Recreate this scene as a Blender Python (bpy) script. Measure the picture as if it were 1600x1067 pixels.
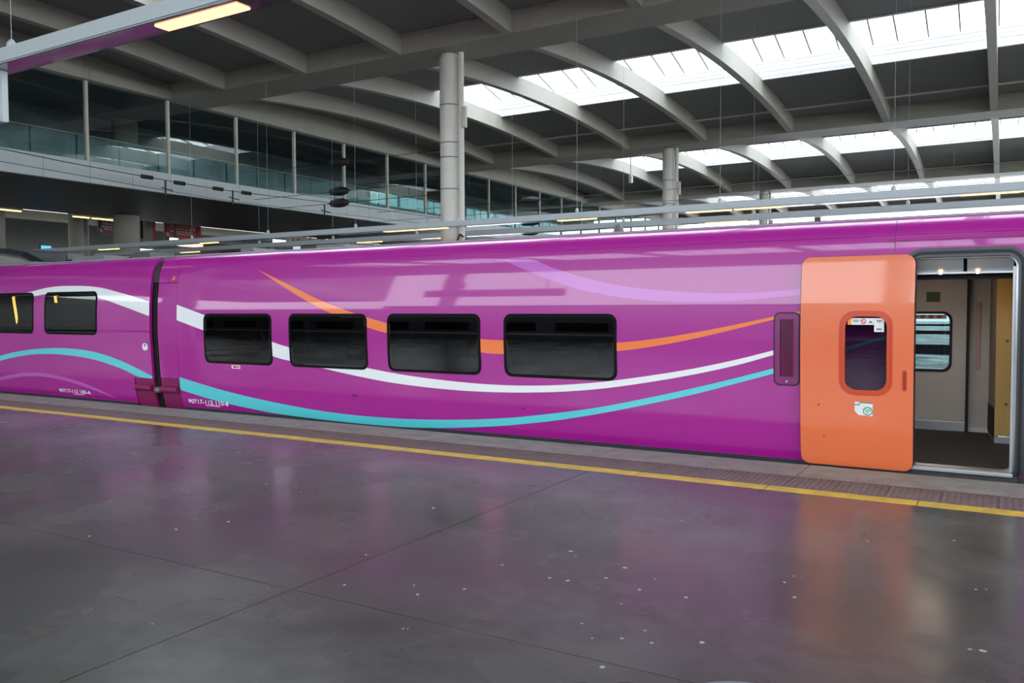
import bpy, bmesh, math, random
from mathutils import Vector, Matrix
random.seed(4)
SC = bpy.context.scene
for o in list(bpy.data.objects): bpy.data.objects.remove(o)
COL = SC.collection
# ------------------------------------------------------------------ camera, sky, exposure
cd = bpy.data.cameras.new('camera'); cam = bpy.data.objects.new('camera', cd); COL.objects.link(cam)
cd.sensor_fit = 'HORIZONTAL'; cd.sensor_width = 36; cd.lens = 1298.44/1600*36
yaw, pit, rol = math.radians(30.5479), math.radians(-2.3341), math.radians(-.2137)
F = Vector((-math.sin(yaw)*math.cos(pit), math.cos(yaw)*math.cos(pit), math.sin(pit)))
R0 = Vector((math.cos(yaw), math.sin(yaw), 0)); U0 = R0.cross(F)
R = math.cos(rol)*R0 + math.sin(rol)*U0; U = R.cross(F)
cam.matrix_world = Matrix(((R.x, U.x, -F.x, 0), (R.y, U.y, -F.y, 0), (R.z, U.z, -F.z, 1.55), (0, 0, 0, 1)))
cd.clip_start = .05; cd.clip_end = 600
SC.camera = cam
w = bpy.data.worlds.new('overcast_sky'); SC.world = w; w.use_nodes = True
bg = w.node_tree.nodes['Background']; bg.inputs[0].default_value = (.86, .94, 1, 1); bg.inputs[1].default_value = 4.2
SC.view_settings.view_transform = 'Standard'; SC.view_settings.look = 'None'
SC.view_settings.exposure = .5; SC.view_settings.gamma = 1; SC.view_settings.use_curve_mapping = False

# ------------------------------------------------------------------ materials
def srgb(r, g, b):
    f = lambda c: (c/255)/12.92 if c/255 <= .04045 else ((c/255+.055)/1.055)**2.4
    return (f(r), f(g), f(b), 1)
MATS = {}
def mat(name, col, rough=.5, metal=0, coat=0, var=.0, vscale=3, bump=0, emis=None, es=0, spec=.5, rvar=0, aniso=(1,1,1), coat_rough=.05):
    m = bpy.data.materials.new(name); m.use_nodes = True; nt = m.node_tree; b = nt.nodes['Principled BSDF']
    b.inputs['Base Color'].default_value = col; b.inputs['Roughness'].default_value = rough
    b.inputs['Metallic'].default_value = metal; b.inputs['Coat Weight'].default_value = coat
    b.inputs['Coat Roughness'].default_value = coat_rough
    b.inputs['Specular IOR Level'].default_value = spec
    if emis: b.inputs['Emission Color'].default_value = emis; b.inputs['Emission Strength'].default_value = es
    if var or bump or rvar:
        tc = nt.nodes.new('ShaderNodeTexCoord'); mp = nt.nodes.new('ShaderNodeMapping'); mp.inputs['Scale'].default_value = aniso
        nz = nt.nodes.new('ShaderNodeTexNoise'); nz.inputs['Scale'].default_value = vscale; nz.inputs['Detail'].default_value = 7; nz.inputs['Roughness'].default_value = .62
        nt.links.new(tc.outputs['Object'], mp.inputs[0]); nt.links.new(mp.outputs[0], nz.inputs['Vector'])
        if var:
            mx = nt.nodes.new('ShaderNodeMix'); mx.data_type = 'RGBA'
            mx.inputs[6].default_value = tuple(c*(1-var) for c in col[:3])+(1,); mx.inputs[7].default_value = tuple(min(1, c*(1+var)) for c in col[:3])+(1,)
            rp = nt.nodes.new('ShaderNodeMapRange'); rp.inputs[1].default_value = .3; rp.inputs[2].default_value = .7
            nt.links.new(nz.outputs[0], rp.inputs[0]); nt.links.new(rp.outputs[0], mx.inputs[0]); nt.links.new(mx.outputs[2], b.inputs['Base Color'])
        if rvar:
            r2 = nt.nodes.new('ShaderNodeMapRange'); r2.inputs[1].default_value = .3; r2.inputs[2].default_value = .7
            r2.inputs[3].default_value = max(.02, rough-rvar); r2.inputs[4].default_value = rough+rvar
            nt.links.new(nz.outputs[0], r2.inputs[0]); nt.links.new(r2.outputs[0], b.inputs['Roughness'])
        if bump:
            bp = nt.nodes.new('ShaderNodeBump'); bp.inputs['Strength'].default_value = bump; bp.inputs['Distance'].default_value = .01
            nt.links.new(nz.outputs[0], bp.inputs['Height']); nt.links.new(bp.outputs[0], b.inputs['Normal'])
    MATS[name] = m
    return m
def glass(name, tint, refl_rough=.02, ior=1.5, mixmin=0.0, gloss=(1,1,1,1)):
    m = bpy.data.materials.new(name); m.use_nodes = True; nt = m.node_tree; nt.nodes.clear()
    o = nt.nodes.new('ShaderNodeOutputMaterial'); t = nt.nodes.new('ShaderNodeBsdfTransparent'); t.inputs[0].default_value = tint
    g = nt.nodes.new('ShaderNodeBsdfGlossy'); g.inputs['Roughness'].default_value = refl_rough; g.inputs[0].default_value = gloss
    lw = nt.nodes.new('ShaderNodeLayerWeight'); lw.inputs[0].default_value = .5; F0 = ((ior-1)/(ior+1))**2
    pw = nt.nodes.new('ShaderNodeMath'); pw.operation = 'POWER'; pw.inputs[1].default_value = 5; nt.links.new(lw.outputs['Facing'], pw.inputs[0])
    f = nt.nodes.new('ShaderNodeMath'); f.operation = 'MULTIPLY_ADD'; f.inputs[1].default_value = 1-F0; f.inputs[2].default_value = F0; nt.links.new(pw.outputs[0], f.inputs[0])
    mx = nt.nodes.new('ShaderNodeMixShader'); ad = nt.nodes.new('ShaderNodeMath'); ad.operation = 'MAXIMUM'; ad.inputs[1].default_value = mixmin
    nt.links.new(f.outputs[0], ad.inputs[0]); nt.links.new(ad.outputs[0], mx.inputs[0]); nt.links.new(t.outputs[0], mx.inputs[1]); nt.links.new(g.outputs[0], mx.inputs[2])
    nt.links.new(mx.outputs[0], o.inputs[0]); return m

def concrete():
    m = mat('polished_platform_concrete', (.06, .06, .06, 1), .22)
    nt = m.node_tree; b = nt.nodes['Principled BSDF']; L = nt.links.new
    ge = nt.nodes.new('ShaderNodeNewGeometry')
    def noise(sc, det=8, ro=.6, dist=0, vec=None):
        n = nt.nodes.new('ShaderNodeTexNoise'); n.inputs['Scale'].default_value = sc; n.inputs['Detail'].default_value = det
        n.inputs['Roughness'].default_value = ro; n.inputs['Distortion'].default_value = dist
        L(ge.outputs['Position'], n.inputs['Vector']); return n
    def ramp(src, pts):
        r = nt.nodes.new('ShaderNodeValToRGB'); e = r.color_ramp.elements
        e[0].position, e[0].color = pts[0][0], pts[0][1]; e[1].position, e[1].color = pts[-1][0], pts[-1][1]
        for p, c in pts[1:-1]:
            q = e.new(p); q.color = c
        L(src.outputs[0], r.inputs[0]); return r
    big = ramp(noise(.7, 4, .55, 0), [(.3, (.046, .043, .041, 1)), (.5, (.068, .064, .060, 1)), (.7, (.094, .090, .083, 1))])
    fine = ramp(noise(6, 6, .6, 0), [(.32, (.8, .8, .8, 1)), (.62, (1.08, 1.08, 1.08, 1))])
    mx = nt.nodes.new('ShaderNodeMix'); mx.data_type = 'RGBA'; mx.blend_type = 'MULTIPLY'; mx.inputs[0].default_value = .8
    L(big.outputs[0], mx.inputs[6]); L(fine.outputs[0], mx.inputs[7])
    # thin cracks
    vo = nt.nodes.new('ShaderNodeTexVoronoi'); vo.feature = 'DISTANCE_TO_EDGE'; vo.inputs['Scale'].default_value = 2.6
    wn = noise(3, 4); ad = nt.nodes.new('ShaderNodeMix'); ad.data_type = 'RGBA'; ad.blend_type = 'LINEAR_LIGHT'; ad.inputs[0].default_value = .25
    L(ge.outputs['Position'], ad.inputs[6]); L(wn.outputs[1], ad.inputs[7]); L(ad.outputs[2], vo.inputs['Vector'])
    cr = ramp(vo, [(0, (.8, .8, .8, 1)), (.006, (1, 1, 1, 1))])
    msk = ramp(noise(.8, 3), [(.4, (0, 0, 0, 1)), (.8, (.7, .7, .7, 1))])
    m2 = nt.nodes.new('ShaderNodeMix'); m2.data_type = 'RGBA'; m2.blend_type = 'MULTIPLY'
    L(msk.outputs[0], m2.inputs[0]); L(mx.outputs[2], m2.inputs[6]); L(cr.outputs[0], m2.inputs[7])
    L(mx.outputs[2], b.inputs['Base Color'])
    rr_ = nt.nodes.new('ShaderNodeMapRange'); rr_.inputs[1].default_value = .3; rr_.inputs[2].default_value = .7
    rr_.inputs[3].default_value = .17; rr_.inputs[4].default_value = .33
    L(noise(1.1, 3, .5).outputs[0], rr_.inputs[0]); L(rr_.outputs[0], b.inputs['Roughness'])
    bp = nt.nodes.new('ShaderNodeBump'); bp.inputs['Strength'].default_value = .04; bp.inputs['Distance'].default_value = .01
    L(noise(14, 6).outputs[0], bp.inputs['Height']); L(bp.outputs[0], b.inputs['Normal'])
    return m
CONC = concrete()
PURPLE = mat('magenta_train_paint', srgb(168, 22, 142), .35, coat=.9, coat_rough=.04)
MAROON = mat('maroon_lower_panel', srgb(128, 30, 84), .4)
ORANGE = mat('orange_paint', srgb(230, 112, 66), .35, coat=.8)
ORANGED = mat('deep_orange_paint', srgb(205, 68, 26), .4, coat=.4)
S_OR = mat('orange_stripe_film', srgb(244, 126, 62), .35, coat=.8)
S_WH = mat('white_stripe_film', srgb(236, 240, 240), .35, coat=.8)
S_CY = mat('turquoise_stripe_film', srgb(88, 208, 216), .35, coat=.8)
S_LI = mat('lilac_stripe_film', srgb(190, 90, 190), .35, coat=.8)
S_LI2 = mat('dark_lilac_stripe_film', srgb(182, 92, 180), .35, coat=.8)
ROOFG = mat('grey_train_roof', srgb(120, 120, 122), .5, var=.1)
GREYD = mat('dark_grey_frame', srgb(62, 64, 70), .35)
RUBBER = mat('black_rubber', srgb(20, 20, 22), .6)
BLACK = mat('dark_interior_lining', srgb(34, 34, 38), .7)
PANE = glass('tinted_train_glass', (.19, .2, .23, 1), .015, 1.62)
DPANE = glass('dark_door_glass', (.5, .45, .55, 1), .015, 1.5)
CLEAR = glass('clear_glass', (.72, .8, .8, 1), .01, 1.5)
GALG = glass('gallery_glass', (.72, .79, .79, 1), .01, 1.6, .10)
BALG = glass('balustrade_glass', (.5, .62, .62, 1), .25, 1.5, .35, (.8, .95, 1, 1))
SKYG = glass('rooflight_glazing', (.97, .98, 1, 1), .1, 1.01)
ALU = mat('brushed_aluminium', srgb(190, 192, 194), .35, .8)
STEELW = mat('off_white_painted_steel', srgb(196, 190, 176), .55, var=.06, vscale=1.5)
GIRD = mat('warm_grey_painted_girder', srgb(150, 146, 134), .6, var=.07, vscale=.8)
RIBM = mat('rib_grey_paint', srgb(158, 154, 143), .6, var=.05, vscale=.8)
CEIL = mat('dark_grey_corrugated_ceiling', srgb(128, 129, 127), .8, bump=.2, vscale=2, aniso=(.3, 14, 1))
WHITEW = mat('white_rooflight_curb', srgb(235, 237, 238), .6)
CREAM = mat('column_cream_paint', srgb(205, 201, 190), .5, var=.06, vscale=2)
CREAM2 = mat('grey_concrete_column', srgb(140, 138, 128), .7, var=.08, vscale=1)
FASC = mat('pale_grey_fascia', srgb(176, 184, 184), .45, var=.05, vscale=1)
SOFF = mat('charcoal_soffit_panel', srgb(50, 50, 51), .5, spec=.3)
CHAN = mat('pale_grey_lamp_channel', srgb(176, 184, 186), .45)
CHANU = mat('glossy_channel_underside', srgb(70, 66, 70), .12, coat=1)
TUBE = mat('lit_warm_tube', (1, .8, .4, 1), .5, emis=(1, .66, .26, 1), es=1.5)
COPE = mat('coping_concrete', srgb(162, 158, 150), .75, var=.22, vscale=4, bump=.2)
TACT = mat('ribbed_rose_paver', srgb(122, 104, 102), .7, var=.2, vscale=5)
YEL = mat('yellow_line_paint', srgb(205, 168, 60), .5, var=.25, vscale=6)
GROUT = mat('joint_filler', srgb(38, 36, 36), .8)
GUM = mat('trodden_gum', srgb(150, 148, 146), .6)
WIRE = mat('dark_wire', srgb(40, 40, 40), .5)
BALLAST = mat('track_ballast', srgb(95, 90, 84), .9, var=.4, vscale=12, bump=.5)
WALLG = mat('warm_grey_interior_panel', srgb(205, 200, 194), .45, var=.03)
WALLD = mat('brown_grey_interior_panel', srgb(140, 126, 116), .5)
WOOD = mat('honey_locker_laminate', srgb(214, 178, 100), .4, var=.08, vscale=2, aniso=(6, 6, .6))
CARPET = mat('dark_vestibule_floor', srgb(58, 54, 56), .8, var=.3, vscale=40)
WHITE = mat('white_sticker', srgb(232, 232, 232), .4)
GREEN = mat('green_print', srgb(40, 130, 100), .4)
GREENL = mat('pale_green_print', srgb(160, 205, 185), .4)
REDP = mat('red_print', srgb(196, 42, 40), .4)
AMB = mat('amber_print', srgb(240, 160, 50), .4)
GREYP = mat('grey_print', srgb(110, 112, 115), .4)
REDPOST = mat('red_poster', srgb(190, 20, 24), .5)
BANPAL = mat('pale_poster_blocks', srgb(190, 170, 165), .5)
BROWN = mat('dark_poster', srgb(62, 22, 22), .5)
TRGREY = mat('pale_grey_train_paint', srgb(140, 138, 132), .35, coat=.5)
SCRW = mat('lit_white_screen', (1, 1, 1, 1), .5, emis=(.9, 1, 1, 1), es=1.3)
SCRB = mat('lit_blue_screen', (.1, .4, .8, 1), .5, emis=(.06, .42, .9, 1), es=1.1)
SCRR = mat('lit_pink_screen', (1, .5, .5, 1), .5, emis=(1, .55, .5, 1), es=1.0)
SCRT = mat('lit_teal_screen', (0, .5, .45, 1), .5, emis=(0, .45, .4, 1), es=.8)
SPOT = mat('lit_warm_spot', (1, .6, .3, 1), .5, emis=(1, .55, .25, 1), es=9)
SIGNF = mat('slate_blue_sign_face', srgb(96, 112, 132), .4)

# ------------------------------------------------------------------ helpers
def link(o, parent=None):
    COL.objects.link(o)
    if parent: o.parent = parent
    return o
def mesh_obj(name, verts, faces, m, parent=None, smooth=False):
    me = bpy.data.meshes.new(name); me.from_pydata([tuple(v) for v in verts], [], faces); me.materials.append(m)
    if smooth: me.shade_smooth()
    me.update()
    return link(bpy.data.objects.new(name, me), parent)
def tag(o, label=None, cat=None, group=None, kind=None):
    for k, v in (('label', label), ('category', cat), ('group', group), ('kind', kind)):
        if v: o[k] = v
    return o
def empty(name, loc=(0, 0, 0), **k):
    o = bpy.data.objects.new(name, None); o.location = loc; o.empty_display_size = .2; link(o); tag(o, **k); return o
class MB:
    def __init__(s): s.v = []; s.f = []
    def box(s, x0, x1, y0, y1, z0, z1):
        n = len(s.v); s.v += [(x0,y0,z0),(x1,y0,z0),(x1,y1,z0),(x0,y1,z0),(x0,y0,z1),(x1,y0,z1),(x1,y1,z1),(x0,y1,z1)]
        s.f += [tuple(n+i for i in q) for q in ((0,3,2,1),(4,5,6,7),(0,1,5,4),(1,2,6,5),(2,3,7,6),(3,0,4,7))]; return s
    def tube(s, p, q, r, n=8, r2=None, cap=True):
        p = Vector(p); q = Vector(q); d = (q-p).normalized(); a = d.orthogonal().normalized(); b = d.cross(a); k = len(s.v); r2 = r if r2 is None else r2
        for c, rad in ((p, r), (q, r2)):
            for i in range(n):
                t = 2*math.pi*i/n; s.v.append(tuple(c+(a*math.cos(t)+b*math.sin(t))*rad))
        for i in range(n): s.f.append((k+i, k+(i+1) % n, k+n+(i+1) % n, k+n+i))
        if cap: s.f.append(tuple(k+n-1-i for i in range(n))); s.f.append(tuple(k+n+i for i in range(n)))
        return s
    def path(s, pts, r, n=6):
        for a, b in zip(pts[:-1], pts[1:]): s.tube(a, b, r, n)
        return s
    def lathe(s, c, axis, prof, n=16):   # prof: (distance along axis, radius)
        c = Vector(c); d = Vector(axis).normalized(); a = d.orthogonal().normalized(); b = d.cross(a); k = len(s.v)
        for h, r in prof:
            for i in range(n):
                t = 2*math.pi*i/n; s.v.append(tuple(c+d*h+(a*math.cos(t)+b*math.sin(t))*r))
        for j in range(len(prof)-1):
            for i in range(n): s.f.append((k+j*n+i, k+j*n+(i+1) % n, k+(j+1)*n+(i+1) % n, k+(j+1)*n+i))
        s.f.append(tuple(k+n-1-i for i in range(n))); e = k+(len(prof)-1)*n; s.f.append(tuple(e+i for i in range(n))); return s
    def prism(s, poly, axis, a0, a1):    # poly of 2D points; axis 'x': (y,z), 'y': (x,z), 'z': (x,y)
        k = len(s.v); n = len(poly)
        for a in (a0, a1):
            for (u, v) in poly: s.v.append((a, u, v) if axis == 'x' else (u, a, v) if axis == 'y' else (u, v, a))
        for i in range(n): s.f.append((k+i, k+(i+1) % n, k+n+(i+1) % n, k+n+i))
        s.f.append(tuple(k+n-1-i for i in range(n))); s.f.append(tuple(k+n+i for i in range(n))); return s
    def build(s, name, m, parent=None, smooth=False, at=None, bevel=0):
        v = s.v
        if at: v = [(a-at[0], b-at[1], c-at[2]) for a, b, c in v]
        me = bpy.data.meshes.new(name); me.from_pydata(v, [], s.f); me.materials.append(m)
        bm = bmesh.new(); bm.from_mesh(me); bmesh.ops.recalc_face_normals(bm, faces=bm.faces)
        if bevel: bmesh.ops.bevel(bm, geom=bm.edges[:], offset=bevel, segments=2, affect='EDGES', clamp_overlap=True)
        bm.to_mesh(me); bm.free()
        if smooth:
            me.shade_smooth(); me.set_sharp_from_angle(angle=math.radians(40))
        o = bpy.data.objects.new(name, me)
        if at: o.location = at
        return link(o, parent)
def clone(o, name=None, loc=None, parent=None):
    c = o.copy(); COL.objects.link(c)
    if loc is not None: c.location = loc
    if parent: c.parent = parent
    return c
def clone_tree(o, loc, label=None):
    r = clone(o, loc=loc)
    if label: r['label'] = label
    for ch in list(o.children):
        c = clone(ch, parent=r)
        for g in list(ch.children): clone(g, parent=c)
    return r

# train side profile: (Y, z) from below the platform up to the roof centre
PR = [(8.76, -.55), (8.70, -.30), (8.59, 0), (8.53, .3), (8.50, .75), (8.478, 1.15), (8.482, 1.5), (8.494, 1.7), (8.528, 2.0), (8.56, 2.15), (8.61, 2.27), (8.67, 2.34), (8.76, 2.385), (8.90, 2.415), (9.2, 2.445), (9.95, 2.47)]
def catmull(pts, sub=6):
    out = []; P = [tuple(2*a-b for a, b in zip(pts[0], pts[1]))]+list(pts)+[tuple(2*a-b for a, b in zip(pts[-1], pts[-2]))]
    for i in range(1, len(P)-2):
        for k in range(sub):
            t = k/sub; out.append(tuple(.5*((2*b)+(-a+c)*t+(2*a-5*b+4*c-d)*t*t+(-a+3*b-3*c+d)*t**3) for a, b, c, d in zip(P[i-1], P[i], P[i+1], P[i+2])))
    out.append(tuple(pts[-1])); return out
PC = catmull(PR, 4)
SL = [0]
for a, b in zip(PC[:-1], PC[1:]): SL.append(SL[-1]+math.hypot(b[0]-a[0], b[1]-a[1]))
def interp(x, xs, ys):
    if x <= xs[0]: return ys[0]
    for i in range(len(xs)-1):
        if x <= xs[i+1]: return ys[i]+(ys[i+1]-ys[i])*(x-xs[i])/(xs[i+1]-xs[i])
    return ys[-1]
PCY = [p[0] for p in PC]; PCZ = [p[1] for p in PC]
NRM = []
for i in range(len(PC)):
    a = PC[max(0, i-1)]; b = PC[min(len(PC)-1, i+1)]; d = Vector((b[0]-a[0], b[1]-a[1])).normalized(); NRM.append((-d.y, d.x))   # outward (Y,z)
def s_of_z(z): return interp(z, PCZ, SL)
def y_of_z(z): return interp(z, PCZ, PCY)
def surf(s):
    ny = interp(s, SL, [n[0] for n in NRM]); nz = interp(s, SL, [n[1] for n in NRM]); l = math.hypot(ny, nz)
    return interp(s, SL, PCY), interp(s, SL, PCZ), ny/l, nz/l
def skin(name, loops, off, thick, m, parent, mapf=None, in_s=False, levels=None, cut=(), keep=None):
    """sheet on the train side from outer + hole loops given as (x, z); conforming to the profile, `off` proud, `thick` deep"""
    bm = bmesh.new(); edges = []
    for lp in loops:
        vs = [bm.verts.new((x, z if (in_s or mapf) else s_of_z(z), 0)) for x, z in lp]
        for i in range(len(vs)): edges.append(bm.edges.new((vs[i], vs[(i+1) % len(vs)])))
    bmesh.ops.triangle_fill(bm, use_beauty=True, use_dissolve=False, edges=edges)
    lo = min(v.co.y for v in bm.verts); hi = max(v.co.y for v in bm.verts)
    for s in (SL if levels is None else levels):
        if lo+1e-4 < s < hi-1e-4: bmesh.ops.bisect_plane(bm, geom=bm.verts[:]+bm.edges[:]+bm.faces[:], plane_co=(0, s, 0), plane_no=(0, 1, 0), dist=1e-5)
    if keep:
        for q in keep: bmesh.ops.bisect_plane(bm, geom=bm.verts[:]+bm.edges[:]+bm.faces[:], plane_co=(q, 0, 0), plane_no=(1, 0, 0), dist=1e-5)
        bmesh.ops.delete(bm, geom=[f for f in bm.faces if not keep[0] < f.calc_center_median().x < keep[1]], context='FACES')
    for (a, b, c, d) in cut:
        c, d = s_of_z(c), s_of_z(d)
        for co, no in (((a, 0, 0), (1, 0, 0)), ((b, 0, 0), (1, 0, 0)), ((0, c, 0), (0, 1, 0)), ((0, d, 0), (0, 1, 0))):
            bmesh.ops.bisect_plane(bm, geom=bm.verts[:]+bm.edges[:]+bm.faces[:], plane_co=co, plane_no=no, dist=1e-5)
        dead = [f for f in bm.faces if a < f.calc_center_median().x < b and c < f.calc_center_median().y < d]
        bmesh.ops.delete(bm, geom=dead, context='FACES')
    bmesh.ops.recalc_face_normals(bm, faces=bm.faces)
    bm.verts.index_update(); bm.verts.ensure_lookup_table(); n = len(bm.verts); V = []; N = []; B = []
    for v in bm.verts:
        if mapf: y, z, ny, nz = mapf(v.co.y)
        else: y, z, ny, nz = surf(v.co.y)
        V.append((v.co.x, y+ny*off, z+nz*off)); N.append(Vector((0, ny, nz))); B.append((v.co.x, y+ny*(off-thick), z+nz*(off-thick)))
    Fc = []; front = []
    for f in bm.faces:
        ids = [v.index for v in f.verts]; a, b, c = [Vector(V[i]) for i in ids[:3]]
        if (b-a).cross(c-a).dot(N[ids[0]]) < 0: ids.reverse()
        Fc.append(tuple(ids)); front.append(True)
    if thick:
        V += B
        for ids in list(Fc): Fc.append(tuple(n+i for i in reversed(ids))); front.append(False)
        dirs = {}
        for ids in Fc[:len(front)//2]:
            for i in range(len(ids)): dirs[(ids[i], ids[(i+1) % len(ids)])] = 1
        for (a, b) in dirs:
            if (b, a) not in dirs: Fc.append((b, a, n+a, n+b)); front.append(False)
    bm.free()
    me = bpy.data.meshes.new(name); me.from_pydata(V, [], Fc); me.materials.append(m); me.shade_smooth()
    ln = []
    for p, fr in zip(me.polygons, front):
        for vi in p.vertices: ln.append(tuple(N[vi]) if fr else tuple(p.normal))
    me.normals_split_custom_set(ln); me.update()
    return link(bpy.data.objects.new(name, me), parent)
def rr(x0, x1, z0, z1, r, n=6):
    out = []
    for cx, cz, a0 in ((x1-r, z1-r, 0), (x0+r, z1-r, 90), (x0+r, z0+r, 180), (x1-r, z0+r, 270)):
        for i in range(n+1):
            t = math.radians(a0+90*i/n); out.append((cx+r*math.cos(t), cz+r*math.sin(t)))
    return out
def rect(x0, x1, z0, z1): return [(x0, z0), (x1, z0), (x1, z1), (x0, z1)]
def band(up, lo, sub=5):
    u = catmull(up, sub); l = catmull(lo, sub); out = []
    for p in u+l[::-1]:
        if not out or math.hypot(p[0]-out[-1][0], p[1]-out[-1][1]) > .004: out.append(p)
    while math.hypot(out[0][0]-out[-1][0], out[0][1]-out[-1][1]) < .004: out.pop()
    return out

# ------------------------------------------------------------------ platforms and track bed (setting)
def platform(y0, y1, x0, x1, name_label, slabs):
    fl = MB().box(x0, x1, y0, y1, -1.0, -.03).build('floor', GROUT); tag(fl, name_label, 'platform', kind='structure'); return fl
EDGE = 8.43
fl = platform(-5.3, EDGE-.02, -44, 30, 'near station platform with dark polished concrete slabs beside the magenta train', True)
xs = [-42, -34.85, -28.55, -22.25, -15.95, -9.65, -3.35, 2.95, 9.25, 15.5, 30]; ys = [-5.3, -.9, 3.28, 7.115]
for i in range(len(xs)-1):
    for j in range(3):
        MB().box(xs[i]+.004, xs[i+1]-.004, ys[j]+.004, ys[j+1]-.004, -.03, 0).build('slab', CONC, fl)
x = -41.6; k = 0
while x < 10:
    MB().box(x+.004, x+1.996, 7.8, EDGE, -.25, .001).build('coping_stone', COPE, fl, bevel=.003); x += 2.0
x = -41.5
while x < 10:
    L = 1.17; MB().box(x+.004, x+L-.004, 7.115, 7.29, -.03, .002).build('yellow_line', YEL, fl); x += L
t = MB(); t.box(0, .396, 7.303, 7.797, -.03, .0)
for q in range(8): t.box(.008+q*.0495, .036+q*.0495, 7.305, 7.795, 0, .005)
t0 = t.build('tactile_paver', TACT, fl); t0.location = (-24, 0, 0)
for q in range(1, 75): clone(t0, loc=(-24+q*.4, 0, 0))
MB().box(-42, -24.01, 7.303, 7.797, -.03, .003).build('tactile_strip', TACT, fl)
GP = [(-6.06,3.65),(-5.35,3.37),(-6.03,3.43),(-6.2,4.09),(-4.98,3.78),(-5.58,5.17),(-4.83,4.11),(-5.07,5.08),(-3.15,3.48),(-2.81,3.67),(-2.7,3.56),(-3.42,3.98),(-2.53,3.76),(-2.57,4.23),(-3.77,5.18),(-1.43,6.96),(-1.78,6.02),(-1.98,5.78),(-2.34,4.69),(-2.26,4.6),(-1.91,4.55),(-2.21,4.16),(-2.1,4.17),(-1.93,4.32),(-1.69,4.23),(-1.68,4.44),(-1.69,3.98),(-1.43,4.24),(-1.03,4.75),(-.93,4.53),(-1.75,3.63),(-1.63,3.49),(-1.45,3.7),(-1.51,3.56),(-1.37,3.58),(-1.17,3.7),(-1.46,3.23),(-.1,5.15),(-.05,5.18),(-.1,4.23),(-.05,4.24),(-3.58,2.57),(-2.47,3.14),(-2.45,3.15),(-.74,5.87),(-.25,6.16),(-1.01,4.89),(-8.2,5.1),(-7.1,6.2),(-9.5,6.0)]
g0 = None
for i, (gx, gy) in enumerate(GP):
    if g0 is None:
        g = MB(); g.lathe((0, 0, 0), (0, 0, 1), [(0, .017), (.0015, .016), (.002, .008)], 9); g0 = g.build('gum_spot', GUM, fl); c = g0
    else: c = clone(g0)
    s_ = random.choice((.3, .4, .5, .6, .8)); c.location = (gx, gy, .0003); c.scale = (s_*random.uniform(.8, 1.3), s_, 1)
mh = empty('manhole_cover', (-.80, 3.10, 0), label='round metal cover set in the platform at the bottom edge of the picture', cat='cover')
g = MB(); g.lathe((0, 0, 0), (0, 0, 1), [(-.001, .30), (.004, .30), (.006, .285), (.003, .28)], 40); g.build('rim', GREYP, mh, smooth=False)
g = MB(); g.lathe((0, 0, 0), (0, 0, 1), [(.0, .275), (.005, .27)], 40); g.build('lid', mat('worn_steel', srgb(95, 95, 94), .5, .4, var=.2, vscale=8), mh)
tb = MB().box(-120, 60, -60, 100, -1.3, -1.0).build('floor', BALLAST); tag(tb, 'gravel track bed running between the platforms', 'ground', kind='structure')
for i, (a, b) in enumerate(((16.2, 29.7), (37.5, 51), (58.8, 72.3), (80.1, 93.6))):
    p = MB().box(-44, 30, a, b, -1.0, 0).build('floor', CONC); tag(p, ['second', 'third', 'fourth', 'fifth'][i]+' station platform counted from the camera, behind the magenta train', 'platform', kind='structure')
p = MB().box(-44, 30, -26.6, -13.1, -1.0, 0).build('floor', CONC); tag(p, 'station platform behind the camera', 'platform', kind='structure')
p = MB().box(-75, -44.01, -40, 96, -1.0, 0).build('floor', CONC); tag(p, 'concourse floor at the head of the tracks under the gallery', 'floor', kind='structure')
for ty in (9.95, 14.3, 31.3, 35.6, -8.6):
    r = MB()
    for q in (-.83, .83): r.box(-43, 60, ty+q-.035, ty+q+.035, -1.0, -.86)
    tag(r.build('rail_track', ALU), 'pair of steel rails on the gravel %s' % {9.95: 'under the magenta train', 14.3: 'behind the magenta train', 31.3: 'in front of the third platform', 35.6: 'along the third platform edge', -8.6: 'behind the camera'}[ty], 'rail', kind='structure')

# ------------------------------------------------------------------ roof of the hall
P_ = 21.3; GY = [-17.45, 3.85, 25.15, 46.45, 67.75, 89.05]; RX = [-28.38+4.644*k for k in range(14)]   # ribs
XL, XR = -31.9, RX[-1]+.3
roof = empty('ceiling', (0, 0, 10.7), label='hall roof of girders, arched ribs, dark panels and white rooflights', cat='roof', kind='structure')
RO = (0, 0, 10.7)
def b2(mb, name, m, **k): # build in roof space
    o = mb.build(name, m, None, **k); o.parent = roof; o.location = Vector(o.location)-Vector(RO); return o
gm = None
for gy in GY:
    g = MB(); g.box(XL, XR, gy-.89, gy+.89, 10.7, 11.55); g.box(XL, XR, gy-.93, gy-.89, 10.7, 10.78); g.box(XL, XR, gy+.89, gy+.93, 10.7, 10.78)
    g.box(XL, XR, gy-.93, gy-.87, 11.32, 11.40)
    b2(g, 'girder', GIRD)
def zc(u): return 11.45+.52*(1-(u/9.76)**2)
def zb(u): return 10.71+.52*(1-(u/9.76)**2)
US = [-9.76+19.52*i/24 for i in range(25)]
poly = [(u, zb(u)) for u in US]+[(u, zc(u)+.02) for u in reversed(US)]
rib = MB().prism(poly, 'x', -.16, .16)
rib0 = rib.build('rib', RIBM, roof, smooth=True); rib0.data.shade_flat()
first = True
for bi in range(5):
    cy = (GY[bi]+GY[bi+1])/2
    for rx in RX:
        o = rib0 if first else clone(rib0); first = False
        o.location = (rx, cy, -10.7)
def panel_mesh(xw, u0, u1):
    g = MB(); us = [u0+(u1-u0)*i/6 for i in range(7)]
    g.prism([(u, zc(u)) for u in us]+[(u, zc(u)+.15) for u in reversed(us)], 'x', -xw/2, xw/2); return g
W = 4.644-.02
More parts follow.
